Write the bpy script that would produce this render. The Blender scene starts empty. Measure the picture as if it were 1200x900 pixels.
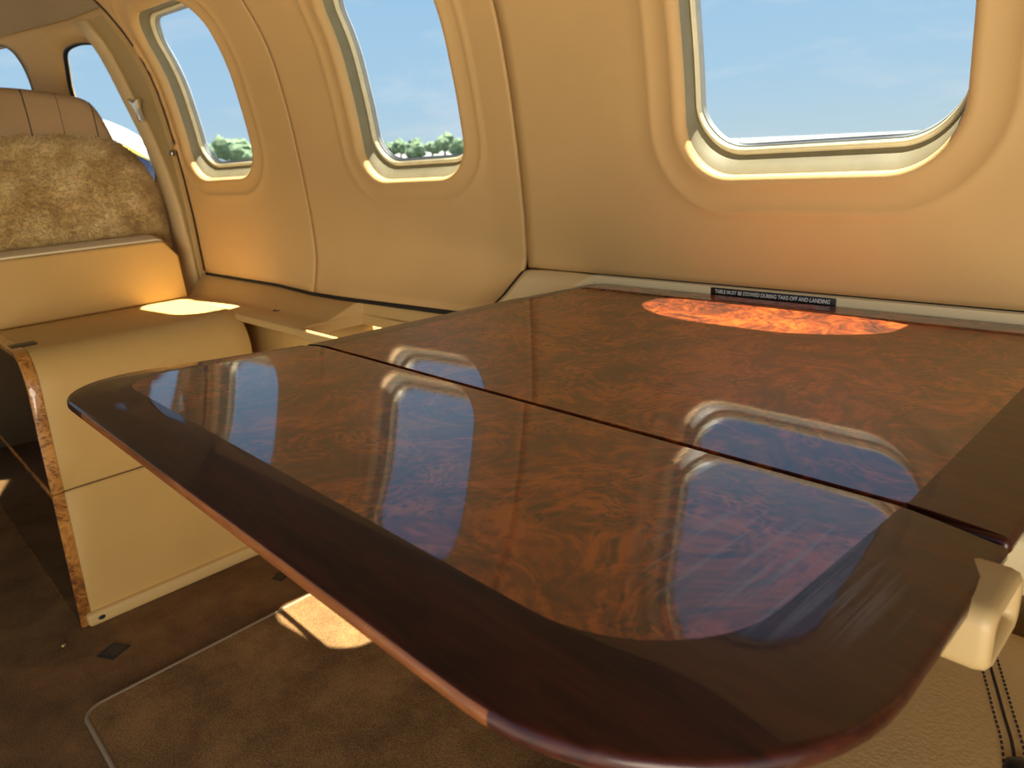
import bpy, bmesh, math, random
from mathutils import Vector, Matrix, geometry
import numpy as np
random.seed(7)
rng = np.random.default_rng(7)
sc = bpy.context.scene
COL = sc.collection
OZ = 0.85          # height of the eye above the cabin floor; the coordinates below are measured from the eye

# ------------------------------------------------------------------ helpers
def V(p): return Vector((p[0], p[1], p[2] + OZ))

def link(o, parent=None):
    COL.objects.link(o)
    if parent is not None:
        o.parent = parent
        m = Matrix.Identity(4)
        q = parent
        while q is not None:
            m = Matrix.Translation(q.location) @ m
            q = q.parent
        loc = Vector((0, 0, 0))
        o.location = loc - m.translation + o.location
    return o

def tag(o, label=None, cat=None, group=None, kind=None):
    if label: o['label'] = label
    if cat: o['category'] = cat
    if group: o['group'] = group
    if kind: o['kind'] = kind
    return o

def empty(name, loc, **kw):
    o = bpy.data.objects.new(name, None)
    o.empty_display_size = .05
    o.location = V(loc)
    COL.objects.link(o)
    tag(o, **kw)
    return o

def mk(name, verts, faces, mat, parent=None, smooth=True, angle=None, solid=None, mats=None, fmat=None):
    me = bpy.data.meshes.new(name)
    me.from_pydata([V(v) for v in verts], [], faces)
    for m in (mats or [mat]): me.materials.append(m)
    if fmat is not None:
        me.polygons.foreach_set('material_index', fmat)
    bm = bmesh.new(); bm.from_mesh(me)
    bmesh.ops.recalc_face_normals(bm, faces=bm.faces)
    bm.to_mesh(me); bm.free()
    if smooth:
        me.polygons.foreach_set('use_smooth', [True] * len(me.polygons))
        if angle is not None: me.set_sharp_from_angle(angle=math.radians(angle))
    me.update()
    o = bpy.data.objects.new(name, me)
    link(o, parent)
    if solid:
        s = o.modifiers.new('solid', 'SOLIDIFY'); s.thickness = abs(solid); s.offset = 1 if solid > 0 else -1
    return o

def orient(o, toward):
    """make the normals of an open sheet look at a point"""
    me = o.data
    t = V(toward)
    s = sum((p.normal.dot(t - p.center)) * p.area for p in me.polygons)
    if s < 0: me.flip_normals()
    return o

class MB:
    def __init__(s): s.v = []; s.f = []; s.m = []
    def add(s, v, f, m=0):
        b = len(s.v); s.v += [tuple(a) for a in v]; s.f += [tuple(b + i for i in q) for q in f]; s.m += [m] * len(f)
    def loft(s, loops, closed=True, cap0=False, cap1=False, m=0):
        n = len(loops[0]); b = len(s.v)
        for l in loops: s.v += [tuple(p) for p in l]
        for i in range(len(loops) - 1):
            for j in range(n if closed else n - 1):
                k = (j + 1) % n
                s.f.append((b + i*n + j, b + i*n + k, b + (i+1)*n + k, b + (i+1)*n + j)); s.m.append(m)
        if cap0: s.f.append(tuple(b + j for j in range(n))[::-1]); s.m.append(m)
        if cap1: s.f.append(tuple(b + (len(loops)-1)*n + j for j in range(n))); s.m.append(m)
    def tube(s, pts, r, n=8, m=0):
        loops = []
        P_ = [Vector(p) for p in pts]
        for i, p in enumerate(P_):
            d = (P_[min(i+1, len(P_)-1)] - P_[max(i-1, 0)]).normalized()
            a = d.orthogonal().normalized() if abs(d.z) > .9 else d.cross(Vector((0, 0, 1))).normalized()
            c = d.cross(a)
            loops.append([p + r * (a * math.cos(2*math.pi*k/n) + c * math.sin(2*math.pi*k/n)) for k in range(n)])
        s.loft(loops, True, True, True, m)
    def build(s, name, mat, parent=None, **kw):
        mats = kw.pop('mats', None)
        return mk(name, s.v, s.f, mat, parent, mats=mats, fmat=s.m if mats else None, **kw)

def rbox(name, b, r, mat, parent=None, seg=4, twist=None):
    (x0, x1, y0, y1, z0, z1) = b
    bm = bmesh.new()
    bmesh.ops.create_cube(bm, size=1)
    for v in bm.verts:
        v.co = Vector(((x0 + x1)/2 + v.co.x*(x1 - x0), (y0 + y1)/2 + v.co.y*(y1 - y0), (z0 + z1)/2 + v.co.z*(z1 - z0) + OZ))
    bmesh.ops.bevel(bm, geom=bm.edges[:], offset=r, segments=seg, profile=.5, affect='EDGES')
    me = bpy.data.meshes.new(name)
    bm.to_mesh(me); bm.free()
    me.materials.append(mat)
    me.polygons.foreach_set('use_smooth', [True] * len(me.polygons))
    me.set_sharp_from_angle(angle=math.radians(50))
    o = bpy.data.objects.new(name, me)
    return link(o, parent)

def rounded(corners, radii, nside=16, ncorner=10):
    """closed 2-D outline with filleted corners; equal counts for equal corner lists"""
    n = len(corners); segs = []
    for i in range(n):
        p = Vector(corners[i]); a = Vector(corners[i-1]); b = Vector(corners[(i+1) % n])
        u = (a - p).normalized(); w = (b - p).normalized()
        ang = u.angle(w); r = radii[i]
        t = r / math.tan(ang/2)
        c = p + (u + w).normalized() * (r / math.sin(ang/2))
        s0 = p + u*t; s1 = p + w*t
        a0 = math.atan2(*(s0 - c).yx); a1 = math.atan2(*(s1 - c).yx)
        d = (a1 - a0 + math.pi) % (2*math.pi) - math.pi
        segs.append(([c + r*Vector((math.cos(a0 + d*k/ncorner), math.sin(a0 + d*k/ncorner))) for k in range(ncorner + 1)]))
    out = []
    for i in range(n):
        arc = segs[i]; nxt = segs[(i+1) % n][0]
        out += arc
        for k in range(1, nside): out.append(arc[-1].lerp(nxt, k/nside))
    return out

# ------------------------------------------------------------------ materials
def srgb(r, g, b):
    f = lambda c: (c/255/12.92) if c/255 <= .04045 else ((c/255 + .055)/1.055)**2.4
    return (f(r), f(g), f(b), 1)

def newmat(name):
    m = bpy.data.materials.new(name); m.use_nodes = True
    nt = m.node_tree; b = nt.nodes['Principled BSDF']
    return m, nt, b
def N(nt, t, **kw):
    n = nt.nodes.new(t)
    for k, v in kw.items():
        if k.startswith('_'): setattr(n, k[1:], v)
        else: n.inputs[k].default_value = v
    return n
def ramp(nt, stops, interp='LINEAR'):
    r = nt.nodes.new('ShaderNodeValToRGB'); r.color_ramp.interpolation = interp
    e = r.color_ramp.elements
    e[0].position, e[0].color = stops[0]; e[1].position, e[1].color = stops[-1]
    for p, c in stops[1:-1]:
        q = e.new(p); q.color = c
    return r
def c4(c, k=1): return (c[0]*k, c[1]*k, c[2]*k, 1)

def leather(name, col, rough=.5, var=.10, scale=350, bump=.25, spec=.35):
    m, nt, b = newmat(name); L = nt.links.new
    tc = N(nt, 'ShaderNodeTexCoord')
    n = N(nt, 'ShaderNodeTexNoise', Scale=5, Detail=4); L(tc.outputs['Object'], n.inputs['Vector'])
    r = ramp(nt, [(.3, c4(col, 1 - var)), (.7, c4(col, 1 + var))]); L(n.outputs['Fac'], r.inputs['Fac'])
    L(r.outputs['Color'], b.inputs['Base Color'])
    v = N(nt, 'ShaderNodeTexVoronoi', Scale=scale); L(tc.outputs['Object'], v.inputs['Vector'])
    n2 = N(nt, 'ShaderNodeTexNoise', Scale=scale*2, Detail=2); L(tc.outputs['Object'], n2.inputs['Vector'])
    ad = N(nt, 'ShaderNodeMath', _operation='ADD'); L(v.outputs['Distance'], ad.inputs[0]); L(n2.outputs['Fac'], ad.inputs[1])
    bp = N(nt, 'ShaderNodeBump', Strength=bump, Distance=.0006); L(ad.outputs[0], bp.inputs['Height'])
    L(bp.outputs['Normal'], b.inputs['Normal'])
    b.inputs['Roughness'].default_value = rough
    b.inputs['Specular IOR Level'].default_value = spec
    return m
def plain(name, col, rough=.5, metal=0, spec=.5):
    m, nt, b = newmat(name); L = nt.links.new
    tc = N(nt, 'ShaderNodeTexCoord')
    n = N(nt, 'ShaderNodeTexNoise', Scale=40, Detail=3); L(tc.outputs['Object'], n.inputs['Vector'])
    r = ramp(nt, [(.3, c4(col, .93)), (.7, c4(col, 1.07))]); L(n.outputs['Fac'], r.inputs['Fac'])
    L(r.outputs['Color'], b.inputs['Base Color'])
    b.inputs['Roughness'].default_value = rough; b.inputs['Metallic'].default_value = metal
    b.inputs['Specular IOR Level'].default_value = spec
    return m

WALL = (.66, .415, .168)
M = {}
M['wall'] = leather('wall_leather', WALL, .62, .04, 420, .18, .25)
M['post'] = leather('post_vinyl', (.66, .48, .24), .6, .05, 420, .15, .25)
M['headliner'] = leather('headliner', (.42, .31, .175), .8, .05, 300, .3, .15)
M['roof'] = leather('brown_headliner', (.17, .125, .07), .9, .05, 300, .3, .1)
M['cream'] = leather('cream_plastic', (.86, .70, .41), .45, .03, 500, .06, .4)
M['frame'] = leather('olive_frame', (.46, .32, .125), .6, .05, 420, .15, .25)
M['rail'] = leather('tan_rail', (.62, .41, .16), .5, .04, 420, .1, .35)
M['bracket'] = leather('tan_plastic', (.43, .30, .135), .42, .04, 500, .06, .4)
M['ledge'] = leather('ledge_leather', (.64, .42, .165), .5, .04, 420, .15, .35)
M['cabinet'] = leather('cabinet_leather', (.58, .36, .115), .5, .05, 380, .3, .35)
M['seat'] = leather('seat_leather', (.66, .45, .19), .42, .07, 260, .45, .4)
M['head'] = leather('headrest_leather', (.38, .24, .115), .5, .06, 260, .4, .3)
M['dark'] = plain('dark_gap', (.015, .011, .007), .8)
M['seam'] = plain('dark_brown_seam', (.06, .035, .014), .8)
M['black'] = plain('black_plastic', (.014, .014, .016), .4)
M['thread'] = plain('dark_thread', (.035, .028, .02), .8)
M['white'] = plain('white_print', (.80, .80, .76), .6)
M['steel'] = plain('brushed_steel', (.55, .55, .55), .35, 1)
M['gasket'] = plain('olive_gasket', (.235, .205, .115), .55)
M['bead'] = plain('cream_bead', (.80, .72, .46), .4)
M['seal'] = plain('grey_blue_seal', (.36, .40, .42), .35)
M['binding'] = plain('carpet_binding', (.25, .185, .11), .9)
M['brass'] = plain('brass', (.6, .42, .18), .35, 1)

def carpet(name, col):
    m, nt, b = newmat(name); L = nt.links.new
    tc = N(nt, 'ShaderNodeTexCoord')
    n = N(nt, 'ShaderNodeTexNoise', Scale=9, Detail=5, Roughness=.65); L(tc.outputs['Object'], n.inputs['Vector'])
    f = N(nt, 'ShaderNodeTexNoise', Scale=420, Detail=3); L(tc.outputs['Object'], f.inputs['Vector'])
    mx = N(nt, 'ShaderNodeMath', _operation='MULTIPLY_ADD'); mx.inputs[1].default_value = .55
    L(f.outputs['Fac'], mx.inputs[0]); 
    m2 = N(nt, 'ShaderNodeMath', _operation='MULTIPLY'); m2.inputs[1].default_value = .5
    L(n.outputs['Fac'], m2.inputs[0]); L(m2.outputs[0], mx.inputs[2])
    r = ramp(nt, [(.38, c4(col, .5)), (.52, c4(col, 1)), (.66, c4(col, 1.6))]); L(mx.outputs[0], r.inputs['Fac'])
    L(r.outputs['Color'], b.inputs['Base Color'])
    bp = N(nt, 'ShaderNodeBump', Strength=.8, Distance=.004); L(f.outputs['Fac'], bp.inputs['Height']); L(bp.outputs['Normal'], b.inputs['Normal'])
    b.inputs['Roughness'].default_value = .95; b.inputs['Specular IOR Level'].default_value = .1
    b.inputs['Sheen Weight'].default_value = .04
    return m
M['carpet'] = carpet('brown_carpet', (.17, .09, .032))
M['mat'] = carpet('brown_mat', (.21, .115, .042))

SCR = (-.142, .285, OZ - .193)
def burl(name, cols, speck=True, grain=False, coat=1.):
    m, nt, b = newmat(name); L = nt.links.new
    tc = N(nt, 'ShaderNodeTexCoord')
    mp = N(nt, 'ShaderNodeMapping'); L(tc.outputs['Object'], mp.inputs['Vector'])
    mp.inputs['Scale'].default_value = (.35, 4, 4) if grain else (1.3, 1.3, 1.3)
    w = N(nt, 'ShaderNodeTexNoise', Scale=5.5, Detail=2); L(mp.outputs['Vector'], w.inputs['Vector'])
    sub = N(nt, 'ShaderNodeVectorMath', _operation='SUBTRACT'); sub.inputs[1].default_value = (.5, .5, .5); L(w.outputs['Color'], sub.inputs[0])
    scl = N(nt, 'ShaderNodeVectorMath', _operation='SCALE', Scale=.16 if not grain else .08); L(sub.outputs[0], scl.inputs[0])
    add = N(nt, 'ShaderNodeVectorMath', _operation='ADD'); L(mp.outputs['Vector'], add.inputs[0]); L(scl.outputs[0], add.inputs[1])
    big = N(nt, 'ShaderNodeTexNoise', Scale=10, Detail=4, Distortion=.5); L(add.outputs[0], big.inputs['Vector'])
    # swirling figure: contour lines of a warped field
    sw = N(nt, 'ShaderNodeTexNoise', Scale=9, Detail=3, Roughness=.5, Distortion=.9); L(add.outputs[0], sw.inputs['Vector'])
    k = N(nt, 'ShaderNodeMath', _operation='MULTIPLY'); k.inputs[1].default_value = 55; L(sw.outputs['Fac'], k.inputs[0])
    sn = N(nt, 'ShaderNodeMath', _operation='SINE'); L(k.outputs[0], sn.inputs[0])
    k2 = N(nt, 'ShaderNodeMath', _operation='MULTIPLY_ADD'); k2.inputs[1].default_value = .05; k2.inputs[2].default_value = 0; L(sn.outputs[0], k2.inputs[0])
    fine = N(nt, 'ShaderNodeTexNoise', Scale=85, Detail=5, Roughness=.75, Distortion=.6); L(add.outputs[0], fine.inputs['Vector'])
    rid = N(nt, 'ShaderNodeTexNoise', Scale=16, Detail=5, Roughness=.6, Lacunarity=2.2, Distortion=.7); L(add.outputs[0], rid.inputs['Vector'])
    ab = N(nt, 'ShaderNodeMath', _operation='SUBTRACT'); ab.inputs[1].default_value = .5; L(rid.outputs['Fac'], ab.inputs[0])
    ab2 = N(nt, 'ShaderNodeMath', _operation='ABSOLUTE'); L(ab.outputs[0], ab2.inputs[0])
    vein = ramp(nt, [(.0, (1, 1, 1, 1)), (.06, (.25, .25, .25, 1)), (.16, (0, 0, 0, 1))]); L(ab2.outputs[0], vein.inputs['Fac'])
    kv = N(nt, 'ShaderNodeMath', _operation='MULTIPLY_ADD'); kv.inputs[1].default_value = .16; L(vein.outputs['Color'], kv.inputs[0]); L(k2.outputs[0], kv.inputs[2])
    a1 = N(nt, 'ShaderNodeMath', _operation='MULTIPLY_ADD'); a1.inputs[1].default_value = .34; L(fine.outputs['Fac'], a1.inputs[0]); L(kv.outputs[0], a1.inputs[2])
    a2 = N(nt, 'ShaderNodeMath', _operation='MULTIPLY_ADD'); a2.inputs[1].default_value = .66; L(big.outputs['Fac'], a2.inputs[0]); L(a1.outputs[0], a2.inputs[2])
    r = ramp(nt, [(.34, c4(cols[0])), (.47, c4(cols[1])), (.58, c4(cols[2])), (.74, c4(cols[3]))]); L(a2.outputs[0], r.inputs['Fac'])
    out = r.outputs['Color']
    if speck:
        vo = N(nt, 'ShaderNodeTexVoronoi', Scale=105, Randomness=1); 
        wn = N(nt, 'ShaderNodeTexNoise', Scale=60, Detail=2); L(add.outputs[0], wn.inputs['Vector'])
        s3 = N(nt, 'ShaderNodeVectorMath', _operation='SCALE', Scale=.022); L(wn.outputs['Color'], s3.inputs[0])
        a3 = N(nt, 'ShaderNodeVectorMath', _operation='ADD'); L(add.outputs[0], a3.inputs[0]); L(s3.outputs[0], a3.inputs[1])
        L(a3.outputs[0], vo.inputs['Vector'])
        eye = ramp(nt, [(.16, (1, 1, 1, 1)), (.52, (0, 0, 0, 1))]); L(vo.outputs['Distance'], eye.inputs['Fac'])
        cl = N(nt, 'ShaderNodeTexNoise', Scale=11, Detail=2); L(add.outputs[0], cl.inputs['Vector'])
        cm = ramp(nt, [(.45, (0, 0, 0, 1)), (.56, (1, 1, 1, 1))]); L(cl.outputs['Fac'], cm.inputs['Fac'])
        mu = N(nt, 'ShaderNodeMath', _operation='MULTIPLY'); L(eye.outputs['Color'], mu.inputs[0]); L(cm.outputs['Color'], mu.inputs[1])
        m8 = N(nt, 'ShaderNodeMath', _operation='MULTIPLY'); m8.inputs[1].default_value = .85; L(mu.outputs[0], m8.inputs[0])
        mix = N(nt, 'ShaderNodeMix', _data_type='RGBA'); L(m8.outputs[0], mix.inputs['Factor']); L(out, mix.inputs['A']); mix.inputs['B'].default_value = c4(cols[0], .8)
        out = mix.outputs['Result']
    L(out, b.inputs['Base Color'])
    b.inputs['Roughness'].default_value = .45
    b.inputs['Specular IOR Level'].default_value = .25
    b.inputs['Coat Weight'].default_value = coat
    b.inputs['Coat Roughness'].default_value = .02
    b.inputs['Coat IOR'].default_value = 1.46
    # fine wiping marks in the varnish, and a patch of scratches near the rounded corner
    mp2 = N(nt, 'ShaderNodeMapping'); mp2.inputs['Rotation'].default_value = (0, 0, math.radians(5)); mp2.inputs['Scale'].default_value = (230, 6, 6)
    L(tc.outputs['Object'], mp2.inputs['Vector'])
    sc_ = N(nt, 'ShaderNodeTexNoise', Scale=1, Detail=3, Roughness=.6); L(mp2.outputs['Vector'], sc_.inputs['Vector'])
    wv = N(nt, 'ShaderNodeTexNoise', Scale=22, Detail=2); L(tc.outputs['Object'], wv.inputs['Vector'])
    dist = N(nt, 'ShaderNodeVectorMath', _operation='DISTANCE'); dist.inputs[1].default_value = SCR; L(tc.outputs['Object'], dist.inputs[0])
    area = ramp(nt, [(.030, (1, 1, 1, 1)), (.066, (0, 0, 0, 1))]); L(dist.outputs['Value'], area.inputs['Fac'])
    sr = ramp(nt, [(.50, (0, 0, 0, 1)), (.62, (1, 1, 1, 1))]); L(sc_.outputs['Fac'], sr.inputs['Fac'])
    sm = N(nt, 'ShaderNodeMath', _operation='MULTIPLY'); L(sr.outputs['Color'], sm.inputs[0]); L(area.outputs['Color'], sm.inputs[1])
    rg_ = N(nt, 'ShaderNodeMath', _operation='MULTIPLY_ADD'); rg_.inputs[1].default_value = .22; rg_.inputs[2].default_value = .035; L(sm.outputs[0], rg_.inputs[0])
    L(rg_.outputs[0], b.inputs['Coat Roughness'])
    k9 = N(nt, 'ShaderNodeMath', _operation='MULTIPLY'); k9.inputs[1].default_value = .45; L(sm.outputs[0], k9.inputs[0])
    wm = N(nt, 'ShaderNodeMix', _data_type='RGBA'); L(k9.outputs[0], wm.inputs['Factor']); L(out, wm.inputs['A']); wm.inputs['B'].default_value = (.30, .32, .40, 1)  # scratch streaks carry a bluish sky glint painted into the base colour
    L(wm.outputs['Result'], b.inputs['Base Color'])
    b1 = N(nt, 'ShaderNodeBump', Strength=.02, Distance=.001); L(sc_.outputs['Fac'], b1.inputs['Height'])
    b2 = N(nt, 'ShaderNodeBump', Strength=.012, Distance=.003); L(wv.outputs['Fac'], b2.inputs['Height']); L(b1.outputs['Normal'], b2.inputs['Normal'])
    L(b2.outputs['Normal'], b.inputs['Coat Normal'])
    return m
M['burl'] = burl('burl_veneer', [(.024, .005, .002), (.095, .0155, .002), (.20, .032, .003), (.43, .090, .007)])
M['band'] = burl('dark_walnut_band', [(.010, .0018, .0012), (.022, .0036, .002), (.036, .0055, .0025), (.055, .0095, .004)], False, True, .5)
M['rim'] = burl('lit_wood_edge', [(.10, .028, .006), (.15, .042, .009), (.20, .058, .012), (.26, .08, .018)], False, True, .35)  # brown edge wood, lightened to paint in the glow off the sunlit floor
M['trim'] = burl('burl_edging', [(.10, .03, .006), (.32, .12, .02), (.46, .19, .035), (.6, .27, .06)])
M['panel'] = burl('dark_gloss_panel', [(.006, .002, .001), (.012, .004, .002), (.02, .006, .003), (.035, .011, .004)])

def glass(name):
    m, nt, b = newmat(name); L = nt.links.new
    nt.nodes.remove(b)
    t = N(nt, 'ShaderNodeBsdfTransparent', Color=(.94, .97, .98, 1)); g = N(nt, 'ShaderNodeBsdfGlossy', Roughness=.02)
    fr = N(nt, 'ShaderNodeFresnel', IOR=1.06)
    mx = N(nt, 'ShaderNodeMixShader'); L(fr.outputs[0], mx.inputs[0]); L(t.outputs[0], mx.inputs[1]); L(g.outputs[0], mx.inputs[2])
    L(mx.outputs[0], nt.nodes['Material Output'].inputs['Surface'])
    return m
M['glass'] = glass('window_acrylic')

def fleece():
    m, nt, b = newmat('sheepskin_wool'); L = nt.links.new
    tc = N(nt, 'ShaderNodeTexCoord')
    n = N(nt, 'ShaderNodeTexNoise', Scale=14, Detail=5, Roughness=.7); L(tc.outputs['Object'], n.inputs['Vector'])
    r = ramp(nt, [(.32, (.34, .19, .05, 1)), (.5, (.58, .39, .145, 1)), (.68, (.76, .58, .28, 1))]); L(n.outputs['Fac'], r.inputs['Fac'])
    L(r.outputs['Color'], b.inputs['Base Color'])
    b.inputs['Roughness'].default_value = .95; b.inputs['Specular IOR Level'].default_value = .1; b.inputs['Sheen Weight'].default_value = .4
    return m
M['fleece'] = fleece()

# ------------------------------------------------------------------ the cabin side: section P(z), taper T(x)
PZ = [-.9, -.3, -.1, 0, .1, .2, .25, .3, .34, .38, .45, .52, .565, .585]
PY = [.80, .862, .861, .855, .845, .828, .811, .785, .755, .72, .63, .49, .30, .0]
zz = np.linspace(-.9, .585, 600)
ps = np.interp(zz, PZ, PY)
kern = np.hanning(41); kern /= kern.sum()
pss = np.convolve(np.pad(ps, 20, mode='edge'), kern, 'valid')
pss = np.where(zz > .50, ps, pss)
def P(z): return float(np.interp(z, zz, pss))
def T(x):
    if x > -.95: return 1.
    if x > -2.1: return 1 - .19*(-.95 - x)
    return .7815 - .45*(-2.1 - x)
def flare(x, z):
    if x > -.874: return 0.
    t = max(0., (-.165 - z)/.097)
    a = float(np.interp(x, [-1.60, -1.33, -1.08, -.876], [0., .036, .056, .072]))
    return -a*min(t, 1.3)**1.6
def rise(x, z):      # the foot of the panels climbs a little towards the cockpit
    return .022*min(max((-1.45 - x)/.45, 0), 1)*min(max((-.10 - z)/.16, 0), 1)
def W(x, z, dy=0.): return (x, P(z)*T(x) + flare(x, z) + dy, z + rise(x, z))

def squircle(cx, cz, a, b, r, rt, n=160):
    pts = []
    out = rounded([(cx+a, cz+b), (cx-a, cz+b), (cx-a, cz-b), (cx+a, cz-b)], [rt, rt, r, r], n//8, n//8 - 1)
    return out

def offset_loop(loop, d):
    n = len(loop); out = []
    for i in range(n):
        t = (loop[(i+1) % n] - loop[i-1])
        t = t.normalized() if t.length > 1e-9 else Vector((1, 0))
        nrm = Vector((t.y, -t.x))   # loop runs anticlockwise: outward
        out.append(loop[i] + nrm*d)
    return out

def rect_loop(loop, c, x0, x1, z0, z1):
    """project the loop radially on a rectangle"""
    out = []
    for p in loop:
        d = p - c
        k = 1e9
        if d.x > 1e-9: k = min(k, (x1 - c.x)/d.x)
        if d.x < -1e-9: k = min(k, (x0 - c.x)/d.x)
        if d.y > 1e-9: k = min(k, (z1 - c.y)/d.y)
        if d.y < -1e-9: k = min(k, (z0 - c.y)/d.y)
        out.append(c + d*k)
    # snap to the corners
    for cx, cz in ((x0, z0), (x1, z0), (x1, z1), (x0, z1)):
        i = min(range(len(out)), key=lambda q: (out[q] - Vector((cx, cz))).length)
        out[i] = Vector((cx, cz))
    return out

def window_panel(name, win, cell, ring=.048):
    cx, cz, a, b, r, rt = win
    x0, x1, z0, z1 = cell
    base = squircle(cx, cz, a, b, r, rt)
    c = Vector((cx, cz))
    B = MB(); loops = []
    for d, dy in [(.0, .016), (.0, .004), (.003, -.002), (.008, -.004), (.013, -.003), (.018, 0), (.03, 0), (ring - .008, 0), (ring - .004, -.0022), (ring, -.003), (ring + .004, -.0022), (ring + .008, 0)]:
        dd = d
        q = offset_loop(base, dd)
        q = [Vector((min(max(p.x, x0 + .004), x1 - .004), min(max(p.y, z0 + .004), z1 - .004))) for p in q]
        loops.append([W(p.x, p.y, dy) for p in q])
    last = offset_loop(base, ring + .008)
    last = [Vector((min(max(p.x, x0 + .004), x1 - .004), min(max(p.y, z0 + .004), z1 - .004))) for p in last]
    rect = rect_loop(last, c, x0, x1, z0, z1)
    K = 12
    for k in range(1, K + 1):
        loops.append([W(*(p.lerp(q, k/K))) for p, q in zip(last, rect)])
    B.loft(loops)
    o = B.build(name, M['wall'], solid=-.007, angle=None)
    orient(o, (cx, 0, cz))
    return o

def window_unit(name, win):
    cx, cz, a, b, r, rt = win
    base = squircle(cx, cz, a, b, r, rt)
    root = empty(name, W(cx, cz - b), kind='structure')
    def ring(nm, prof, mat):
        B = MB()
        B.loft([[W(p.x, p.y + dz*min(max(.5 - (p.y - cz)/b*.6, 0), 1), dy) for p in offset_loop(base, d)] for d, dy, dz in prof])
        o = B.build(nm, M[mat], root)
        orient(o, (cx, 0, cz))
        return o
    ring('recess', [(.002, .010, 0), (0, .012, .001), (-.0008, .020, .010), (-.0018, .036, .022)], 'gasket')
    ring('bead', [(-.0012, .037, .0215), (-.0022, .033, .0225), (-.0036, .0315, .0242), (-.0050, .0335, .0262), (-.0056, .041, .027)], 'bead')
    ring('seal', [(-.0050, .042, .027), (-.0060, .040, .0275), (-.0070, .042, .028), (-.0074, .047, .0285), (-.0082, .048, .029), (-.0070, .050, .0295), (-.0040, .0535, .030)], 'seal')
    g = [p + Vector((0, .030*min(max(.5 - (p.y - cz)/b*.6, 0), 1))) for p in offset_loop(base, -.0040)]
    B = MB()
    cc = Vector((cx, cz + .030))
    B.loft([[W(*(cc.lerp(p, k)), .0535 + .003*(1-k)) for p in g] for k in (1, .8, .6, .4, .2, .03)], cap1=True)
    B.build('pane', M['glass'], root)
    return root

WIN = {1: (-1.728, .168, .131, .178, .066, .07), 2: (-1.127, .149, .130, .182, .062, .08), 3: (-.401, .124, .164, .170, .072, .125)}
XA, XJ, XS = -1.90, -1.445, -.875
ZT = .385
cells = {1: (XA + .002, XJ - .0004, -.262, ZT), 2: (XJ + .0004, XS - .0025, -.262, ZT), 3: (XS + .0025, .55, -.1865, ZT)}
names = {1: 'wall_right_cockpit', 2: 'wall_right_forward', 3: 'wall_right'}
for i in (1, 2, 3):
    o = window_panel(names[i], WIN[i], cells[i], .042 if i < 3 else .046)
    tag(o, kind='structure')
    window_unit('window_%d' % i, WIN[i])

def sheet(name, fn, us, vs, mat, toward, solid=-.007, kind='structure'):
    B = MB()
    B.loft([[fn(u, v) for u in us] for v in vs], closed=False)
    o = B.build(name, M[mat], solid=solid)
    orient(o, toward)
    if kind: tag(o, kind=kind)
    return o

# upper side and headliner of the cabin
def roofz(k):      # continue the section over the aisle: mirror about y = .18
    return k
zs = list(np.linspace(ZT + .001, .56, 26))
sec = [(P(z), z) for z in zs] + [(.24, .572), (.18, .575), (.12, .572)] + [(.36 - P(z), z) for z in zs[::-1] if z > .395]
def ceil(x, i):
    y, z = sec[i]; return (x, .18 + (y - .18)*1 if x > -.95 else .18 + (y*T(x) - .18), z)
sheet('ceiling', lambda x, i: ceil(x, i), list(np.linspace(XA - .03, .9, 40)), range(len(sec)), 'roof', (-.5, .1, 0))

# dark backing behind the seams between panels
def strip_x(name, x, w, z0, z1, mat='dark', dy=.009):
    B = MB()
    B.loft([[W(x - w, z, dy), W(x + w, z, dy), W(x + w, z, dy + .006), W(x - w, z, dy + .006)] for z in np.linspace(z0, z1, 60)], cap0=True, cap1=True)
    return tag(B.build(name, M[mat]), kind='structure')
def strip_z(name, x0, x1, z, w, mat='dark', dy=.009):
    B = MB()
    B.loft([[W(x, z - w, dy), W(x, z + w, dy), W(x, z + w, dy + .006), W(x, z - w, dy + .006)] for x in np.linspace(x0, x1, 60)], cap0=True, cap1=True)
    return tag(B.build(name, M[mat]), kind='structure')
strip_x('trim_1', XS, .012, -.25, ZT, 'dark', .0075)
strip_x('trim_2', XJ, .010, -.25, ZT, 'wall', .0072)
strip_z('trim_3', XA, .55, ZT, .006, 'dark', .0085)

# ------------------------------------------------------------------ ledges under the panels
# left ledge: a soft rail running from the cockpit frame to behind the table
ledge_prof = [(0.0, -.2680), (-.012, -.2695), (-.035, -.279), (-.062, -.2895), (-.070, -.2925), (-.078, -.2925), (-.100, -.2925), (-.1185, -.294), (-.1245, -.297), (-.127, -.303), (-.127, -.309), (-.120, -.3135), (-.02, -.314), (.02, -.314)]
def ledge_pt(x, i):
    o_, z_ = ledge_prof[i]; z_ += rise(x, -.262)*max(0., 1 - abs(o_)/.075) if o_ <= 0 else 0
    yb = W(x, -.262)[1] + .004
    ye = .626 + .012*(-1.55 - x if x < -1.55 else 0)
    ye = ye + .142*min(max((x + 1.276)/.006, 0), 1)  # ledge narrowed here so sun passes down to the floor
    t = -o_/.127
    return (x, yb + (ye - yb)*t, z_) if o_ <= 0 else (x, yb + o_, z_)
B = MB()
B.loft([[ledge_pt(x, i) for i in range(len(ledge_prof))] for x in list(np.linspace(XA - .02, -1.277, 60)) + list(np.linspace(-1.276, -1.268, 8)) + list(np.linspace(-1.26, -.872, 30))], closed=True, cap0=True, cap1=True)
lo = tag(B.build('trim_4', M['ledge'], angle=40), kind='structure')
# front rail of the slot opened in the ledge so sun reaches the floor
rbox('trim_14', (-1.285, -.872, .6255, .6345, -.3138, -.2935), .0045, M['ledge'])
tag(bpy.data.objects['trim_14'], kind='structure')
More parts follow.
